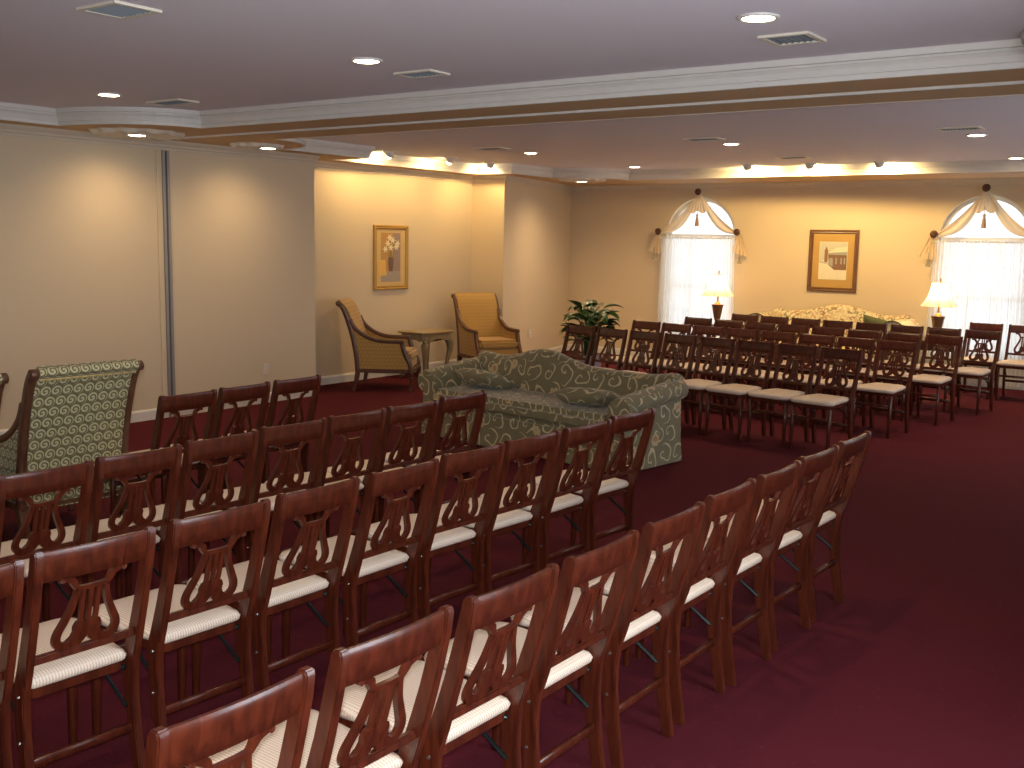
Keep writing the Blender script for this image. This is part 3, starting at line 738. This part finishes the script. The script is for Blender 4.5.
# carved side table with cabriole legs
t = thing('side_table', 'carved antique side table with cabriole legs between the gold armchairs', 'table', (-8.93, 10.56, 0), PI / 2)
m = MB(); a = .34; b = .26
def serp(k, z, dx=0.):   # serpentine top outline
    pts = []
    for i in range(48):
        q = i / 48 * 2 * PI; r = 1 + .05 * math.cos(4 * q) * -1
        c, s_ = math.cos(q), math.sin(q)
        x = math.copysign(abs(c) ** .55, c) * (a + dx) * k * r; y = math.copysign(abs(s_) ** .55, s_) * (b + dx) * k * r
        pts.append((x, y, z))
    return pts
m.loft([serp(.97, .585), serp(1., .592), serp(1.01, .603), serp(.99, .612)]); m.build('table_top', 'antique_top', t, 45)
m = MB(); R1, R2 = serp(.88, .585), serp(.88, .50)
for i in range(48): R2[i] = (R2[i][0], R2[i][1], .515 - .03 * abs(math.sin(i / 48 * 2 * PI * 4)) ** 2)
m.loft([R1, R2]); m.build('apron', 'antique', t, 60)
for sx in (-1, 1):
    for sy in (-1, 1):
        d = Vector((sx * .75, sy * .65)).normalized(); base = Vector((sx * .20, sy * .15))
        pts = [(.0, .575, .034), (.035, .52, .040), (.07, .45, .038), (.075, .37, .030), (.05, .27, .023), (.03, .17, .019), (.035, .09, .018), (.06, .04, .024), (.075, .012, .022), (.07, .0, .016)]
        m = MB(); m.tube([(base.x + d.x * o, base.y + d.y * o, z) for o, z, r in pts], [r * 1.35 for *_, r in pts], 10); m.build('cabriole_leg', 'antique', t, True)

# ------------------------------------------------------------------ sofas
def sofa(loc, rz, label, fab, W, hump, hump_x, endz, sig=.2, drop=.2, rad=.085, piping=None, group=None, name='camelback_sofa'):
    t = thing(name, label, 'sofa', loc, rz, group)            # local: faces +Y, origin at middle of rear edge
    # skirted base
    m = MB(); out = [(-W / 2 + .10, .02), (W / 2 - .10, .02), (W / 2 - .10, .84), (-W / 2 + .10, .84)]
    m.loft([[(x * k, .02 + (y - .02) * k2, z) for x, y in out] for z, k, k2 in ((.01, 1.02, 1.02), (.12, 1.0, 1.0), (.30, 1.0, 1.0))]); m.bevel(.015, 2); m.build('base', fab, t, 50)
    # seat cushion
    m = MB(); m.box((0, .54, .375), (W - .36, .66, .15)); m.bevel(.045, 4); m.build('seat_cushion', fab, t, 50)
    # back with the hump
    N = 33; rings = []
    for i in range(N):
        u = -1 + 2 * i / (N - 1); x = u * (W / 2 - .06)
        g = math.exp(-((x - hump_x) / (W * sig)) ** 2)
        zt = endz + (hump - endz) * g + .035 * math.exp(-((abs(u) - 1) / .18) ** 2)
        rings.append([(x, .24, .30), (x, .225, .48), (x, .17, zt - .10), (x, .145, zt - .035), (x, .10, zt - .004), (x, .05, zt), (x, .01, zt - .02), (x, -.01, zt - .06), (x, .02, zt - .12), (x, .01, .40), (x, .0, .15), (x, .0, .02), (x, .1, .02), (x, .24, .12)])
    m = MB(); m.loft(rings); m.build('back', fab, t, 60)
    # rolled arms
    for s in (-1, 1):
        rings = []
        for j in range(13):
            v = j / 12; y = .03 + .80 * v; top = endz - .01 - drop * v ** 1.3
            r = rad + .012 * v; cx = W / 2 - .075; sec = [(W / 2 - .20, .06), (W / 2 - .20, top - .22), (W / 2 - .185, top - .12)]
            for q in range(11):
                a_ = math.radians(170 - q * 25); sec.append((cx + r * 1.15 * math.cos(a_), top - r + r * math.sin(a_)))
            sec += [(W / 2 - .055, top - .20), (W / 2 - .045, .40), (W / 2 - .04, .20), (W / 2 - .02, .01), (W / 2 - .19, .01)]
            rings.append([(s * x, y, z) for x, z in sec])
        m = MB(); m.loft(rings); ar = m.build('arm', fab, t, 60)
        if piping:
            m = MB(); m.tube([(s * (W / 2 - .075 + 1.12 * r * math.cos(q * PI / 10)), .835, top - r + r * math.sin(q * PI / 10)) for q in range(-4, 17)], .008, 6); m.build('arm_piping', piping, ar, True)
    return t
fx, fy = -.14, -.990
rzs = aang(fx, fy)
SW = 2.40
mid = Vector((-3.83, 7.86)) - Vector((-fy, fx)) * (SW / 2 - .02)
sf = sofa((mid.x, mid.y, 0), rzs, 'sage green camelback sofa with cream scroll and flower fabric', 'sofa_green', SW, .82, .33, .70, .15, .09)
def cushion(name, loc, rot, w, h, d, mat, label, cat='cushion', group=None):
    m = MB(); N = 12; P = []
    for side in (1, -1):
        P = []
        for j in range(N + 1):
            row = []
            for i in range(N + 1):
                u, v = -1 + 2 * i / N, -1 + 2 * j / N
                k = max(0, (1 - u ** 4) * (1 - v ** 4)) ** .5
                pin = 1 - .06 * (1 - abs(v)) * abs(u) ** 3 - 0 * v
                pin2 = 1 - .06 * (1 - abs(u)) * abs(v) ** 3
                row.append((u * w / 2 * pin, v * h / 2 * pin2, side * d / 2 * k))
            P.append(row)
        m.grid(P if side == 1 else [r[::-1] for r in P])
    bmesh.ops.remove_doubles(m.bm, verts=m.bm.verts, dist=1e-4)
    o = m.build(name, mat, None, True); o.location = loc; o.rotation_euler = rot
    tag(o, label, cat, group); return o
def on_sofa(lx, ly, z):
    c, s_ = math.cos(rzs), math.sin(rzs); return (mid.x + lx * c - ly * s_, mid.y + lx * s_ + ly * c, z)
cushion('throw_pillow', on_sofa(-.56, .50, .515), (.18, .04, rzs + .1), .48, .40, .15, 'sofa_green', 'scroll-fabric throw pillow lying at the right end of the green sofa', 'pillow', 'throw pillows on the green sofa')
cushion('throw_pillow', on_sofa(.72, .46, .53), (.30, .0, rzs - .1), .46, .40, .15, 'sofa_green', 'scroll-fabric throw pillow lying at the left end of the green sofa', 'pillow', 'throw pillows on the green sofa')
sofa((-4.80, 14.66, 0), PI, 'pale floral camelback sofa against the far wall under the snowy picture', 'floral', 2.0, 1.0, 0, .87, .2, .0, .13, 'pillow_green')
cushion('throw_pillow', (-4.14, 14.27, .68), (1.1, -.2, PI), .52, .40, .13, 'pillow_green', 'dark green pillow leaning on the floral sofa')

# ------------------------------------------------------------------ lamps and end tables at the far wall
def end_table(x, y, label):
    t = thing('end_table', label, 'table', (x, y, 0), 0, 'end tables under the lamps')
    m = MB(); m.box((0, 0, .615), (.56, .5, .03)); m.bevel(.008, 2); m.build('table_top', 'walnut', t)
    m = MB(); m.box((0, 0, .55), (.48, .42, .10)); m.build('apron', 'walnut', t)
    m = MB(); m.box((0, -.213, .55), (.40, .008, .075)); m.bevel(.002, 1); dr = m.build('drawer', 'walnut', t)
    m = MB(); m.lathe([(.001, .02), (.01, .018), (.006, .006), (.006, 0)], 10); bmesh.ops.rotate(m.bm, cent=(0, 0, 0), matrix=Matrix.Rotation(PI / 2, 3, 'X'), verts=m.bm.verts); bmesh.ops.translate(m.bm, vec=(0, -.217, .55), verts=m.bm.verts); m.build('knob', 'gold', dr)
    for sx in (-1, 1):
        for sy in (-1, 1):
            m = MB(); m.lathe([(.012, 0), (.016, .03), (.012, .06), (.02, .3), (.016, .4), (.024, .45), (.024, .51)], 10, (sx * .22, sy * .19, 0)); m.build('leg', 'walnut', t, 40)
def table_lamp(x, y, label, e=9, k=.88):
    t = thing('table_lamp', label, 'lamp', (x, y, .63), 0, 'table lamps by the arched windows')
    m = MB(); m.lathe([(.075, 0), (.078, .012), (.05, .022), (.022, .035), (.02, .055), (.035, .07), (.05, .12), (.065, .20), (.078, .27), (.085, .295), (.088, .305), (.06, .31), (.03, .312)], 22); m.build('urn_base', 'urn', t, 50)
    m = MB(); m.lathe([(.045, .312), (.03, .335), (.012, .345), (.010, .46), (.016, .47), (.001, .48)], 16); m.build('neck', 'gold', t, 50)
    m = MB(); pr = [(r * k, z) for r, z in ((.275, .432), (.245, .455), (.20, .51), (.165, .57), (.14, .64), (.125, .70), (.118, .725))]
    m.loft([[(r * math.cos(k * PI / 16), r * math.sin(k * PI / 16), z) for k in range(32)] for r, z in pr], cap=False); sh = m.build('lamp_shade', 'shade', t, True)
    m = MB()
    for k in range(8):
        m.tube([((r + .002) * math.cos(k * PI / 4 + .2), (r + .002) * math.sin(k * PI / 4 + .2), z) for r, z in pr], .003, 5)
    m.build('shade_rib', 'gold', sh)
    m = MB(); m.tube([(0, 0, .47), (0, 0, .735)], .003, 6); m.lathe([(.001, .80), (.008, .785), (.012, .765), (.006, .75), (.012, .738), (.12, .733), (.12, .730), (.001, .730)], 12); m.build('finial', 'gold', t, 50)
    m = MB(); m.lathe([(.001, .60), (.025, .585), (.032, .56), (.022, .52), (.013, .49), (.013, .48)], 12); m.build('bulb', 'lamp_glow', t, True)
    light('POINT', (0, 0, .665), e, (1, .70, .36), .04, parent=t)
end_table(-6.44, 14.18, 'dark wooden end table beneath the left table lamp'); end_table(-3.37, 14.18, 'dark wooden end table beneath the right table lamp')
table_lamp(-6.44, 14.12, 'lit urn table lamp with bell shade before the left window')
table_lamp(-3.39, 14.12, 'lit urn table lamp with bell shade beside the right window', k=.82)
# ------------------------------------------------------------------ potted peace lily
t = thing('potted_plant', 'bushy green potted peace lily in the far left corner behind the chairs', 'plant', (-6.87, 11.30, 0))
m = MB(); m.lathe([(.001, 0), (.11, 0), (.12, .01), (.14, .2), (.165, .36), (.175, .37), (.175, .39), (.155, .39), (.15, .35), (.001, .34)], 24); m.build('pot', 'pot', t, 50)
m = MB(); m.lathe([(.001, .358), (.10, .356), (.148, .350), (.148, .342)], 20); m.build('soil', 'soil', t)
m = MB(); rr = random.Random(5)
for k in range(64):
    az = k * 2.399 + rr.uniform(-.3, .3); reach = rr.uniform(.08, .26); top = rr.uniform(.62, 1.04) - reach * .3
    L = rr.uniform(.20, .30); w = rr.uniform(.055, .085); d = Vector((math.cos(az), math.sin(az), 0)); sd = Vector((-d.y, d.x, 0))
    b0 = d * .05 + Vector((0, 0, .34)); b1 = d * (reach * .75) + Vector((0, 0, top))
    mid_ = (b0 + b1) / 2 + Vector((0, 0, .08)) - d * .04
    m.tube([b0, mid_, b1], [.006, .005, .004], 5)
    drop = rr.uniform(.4, 1.5); pts = []
    for i in range(9):
        u = i / 8; ang = .75 - u * drop * 1.3
        pts.append((pts[-1] if pts else b1) + (d * math.cos(ang) + Vector((0, 0, math.sin(ang)))) * (L / 8 if i else 0))
    P = []
    for i, p in enumerate(pts):
        u = i / 8; ww = w * math.sin(PI * min(1, u ** .75 * 1.0)) + .002
        P.append([p - sd * ww + Vector((0, 0, .25 * ww)), p - sd * ww * .5, p - Vector((0, 0, .12 * ww)), p + sd * ww * .5, p + sd * ww + Vector((0, 0, .25 * ww))])
    m.grid(P)
m.build('foliage', 'leaf', t, True)

# ------------------------------------------------------------------ daylight, flash, camera
w = bpy.data.worlds.new('World'); scn.world = w; w.use_nodes = True
bg = w.node_tree.nodes['Background']; bg.inputs[0].default_value = (.84, .92, 1, 1); bg.inputs[1].default_value = 1.05
for cx in WX:      # sky light coming in through each arched window
    d = bpy.data.lights.new('window_daylight', 'AREA'); d.energy = 6; d.color = (.78, .88, 1); d.shape = 'RECTANGLE'; d.size = 1.1; d.size_y = 1.7
    o = bpy.data.objects.new('window_daylight', d); COL.objects.link(o); o.location = (cx, WF + .30, 1.3); o.rotation_euler = (-PI / 2, 0, 0); o.rotation_euler = Vector((0, -1, 0)).to_track_quat('-Z', 'Y').to_euler()
for cy in RY:  # ambient fill lamps outside the added right-wall windows
    d = bpy.data.lights.new('window_daylight', 'AREA'); d.energy = 60 if cy < 6 else 16; d.color = (.84, .91, 1); d.shape = 'RECTANGLE'; d.size = 1.1; d.size_y = 1.9
    o = bpy.data.objects.new('window_daylight', d); COL.objects.link(o); o.location = (XR + .30, cy, 1.3); o.rotation_euler = Vector((-1, 0, 0)).to_track_quat('-Z', 'Y').to_euler()
# unseen downlights added behind the camera for more ambient light
for x in (-7.15, -4.4, -2.0): downlight(x, .9, ZC, 'recessed downlight of the near ceiling, behind the camera', E1)
CAMLOC = Vector((0, 0, 1.8))
fl = light('SPOT', (0.02, -.03, 1.86), 240, (.95, .97, 1), .03, CAMLOC + Vector((-.5752, .8068, -.135)) * 5, 75, .6, 'camera_flash')

R_ = ((.8127435583, .5823670821, .0172188872), (.092564638, -.0998903413, -.9906834547), (-.5752214323, .8067654562, -.1350918296))
cam = bpy.data.cameras.new('camera'); co = bpy.data.objects.new('camera', cam); COL.objects.link(co); scn.camera = co
rot = Matrix(((R_[0][0], -R_[1][0], -R_[2][0]), (R_[0][1], -R_[1][1], -R_[2][1]), (R_[0][2], -R_[1][2], -R_[2][2])))
co.matrix_world = Matrix.Translation(CAMLOC) @ rot.to_4x4()
cam.sensor_width = 36; cam.lens = 1051.87 / 1024 * 36; cam.clip_start = .05; cam.clip_end = 100
vs = scn.view_settings; scn.display_settings.display_device = 'sRGB'
vs.view_transform = 'Standard'; vs.look = 'None'; vs.gamma = 1; vs.use_curve_mapping = False; vs.exposure = 0.7
scn.cycles.use_denoising = True
scn.cycles.max_bounces = 8; scn.cycles.diffuse_bounces = 5; scn.cycles.transparent_max_bounces = 12
scn.cycles.sample_clamp_indirect = 6
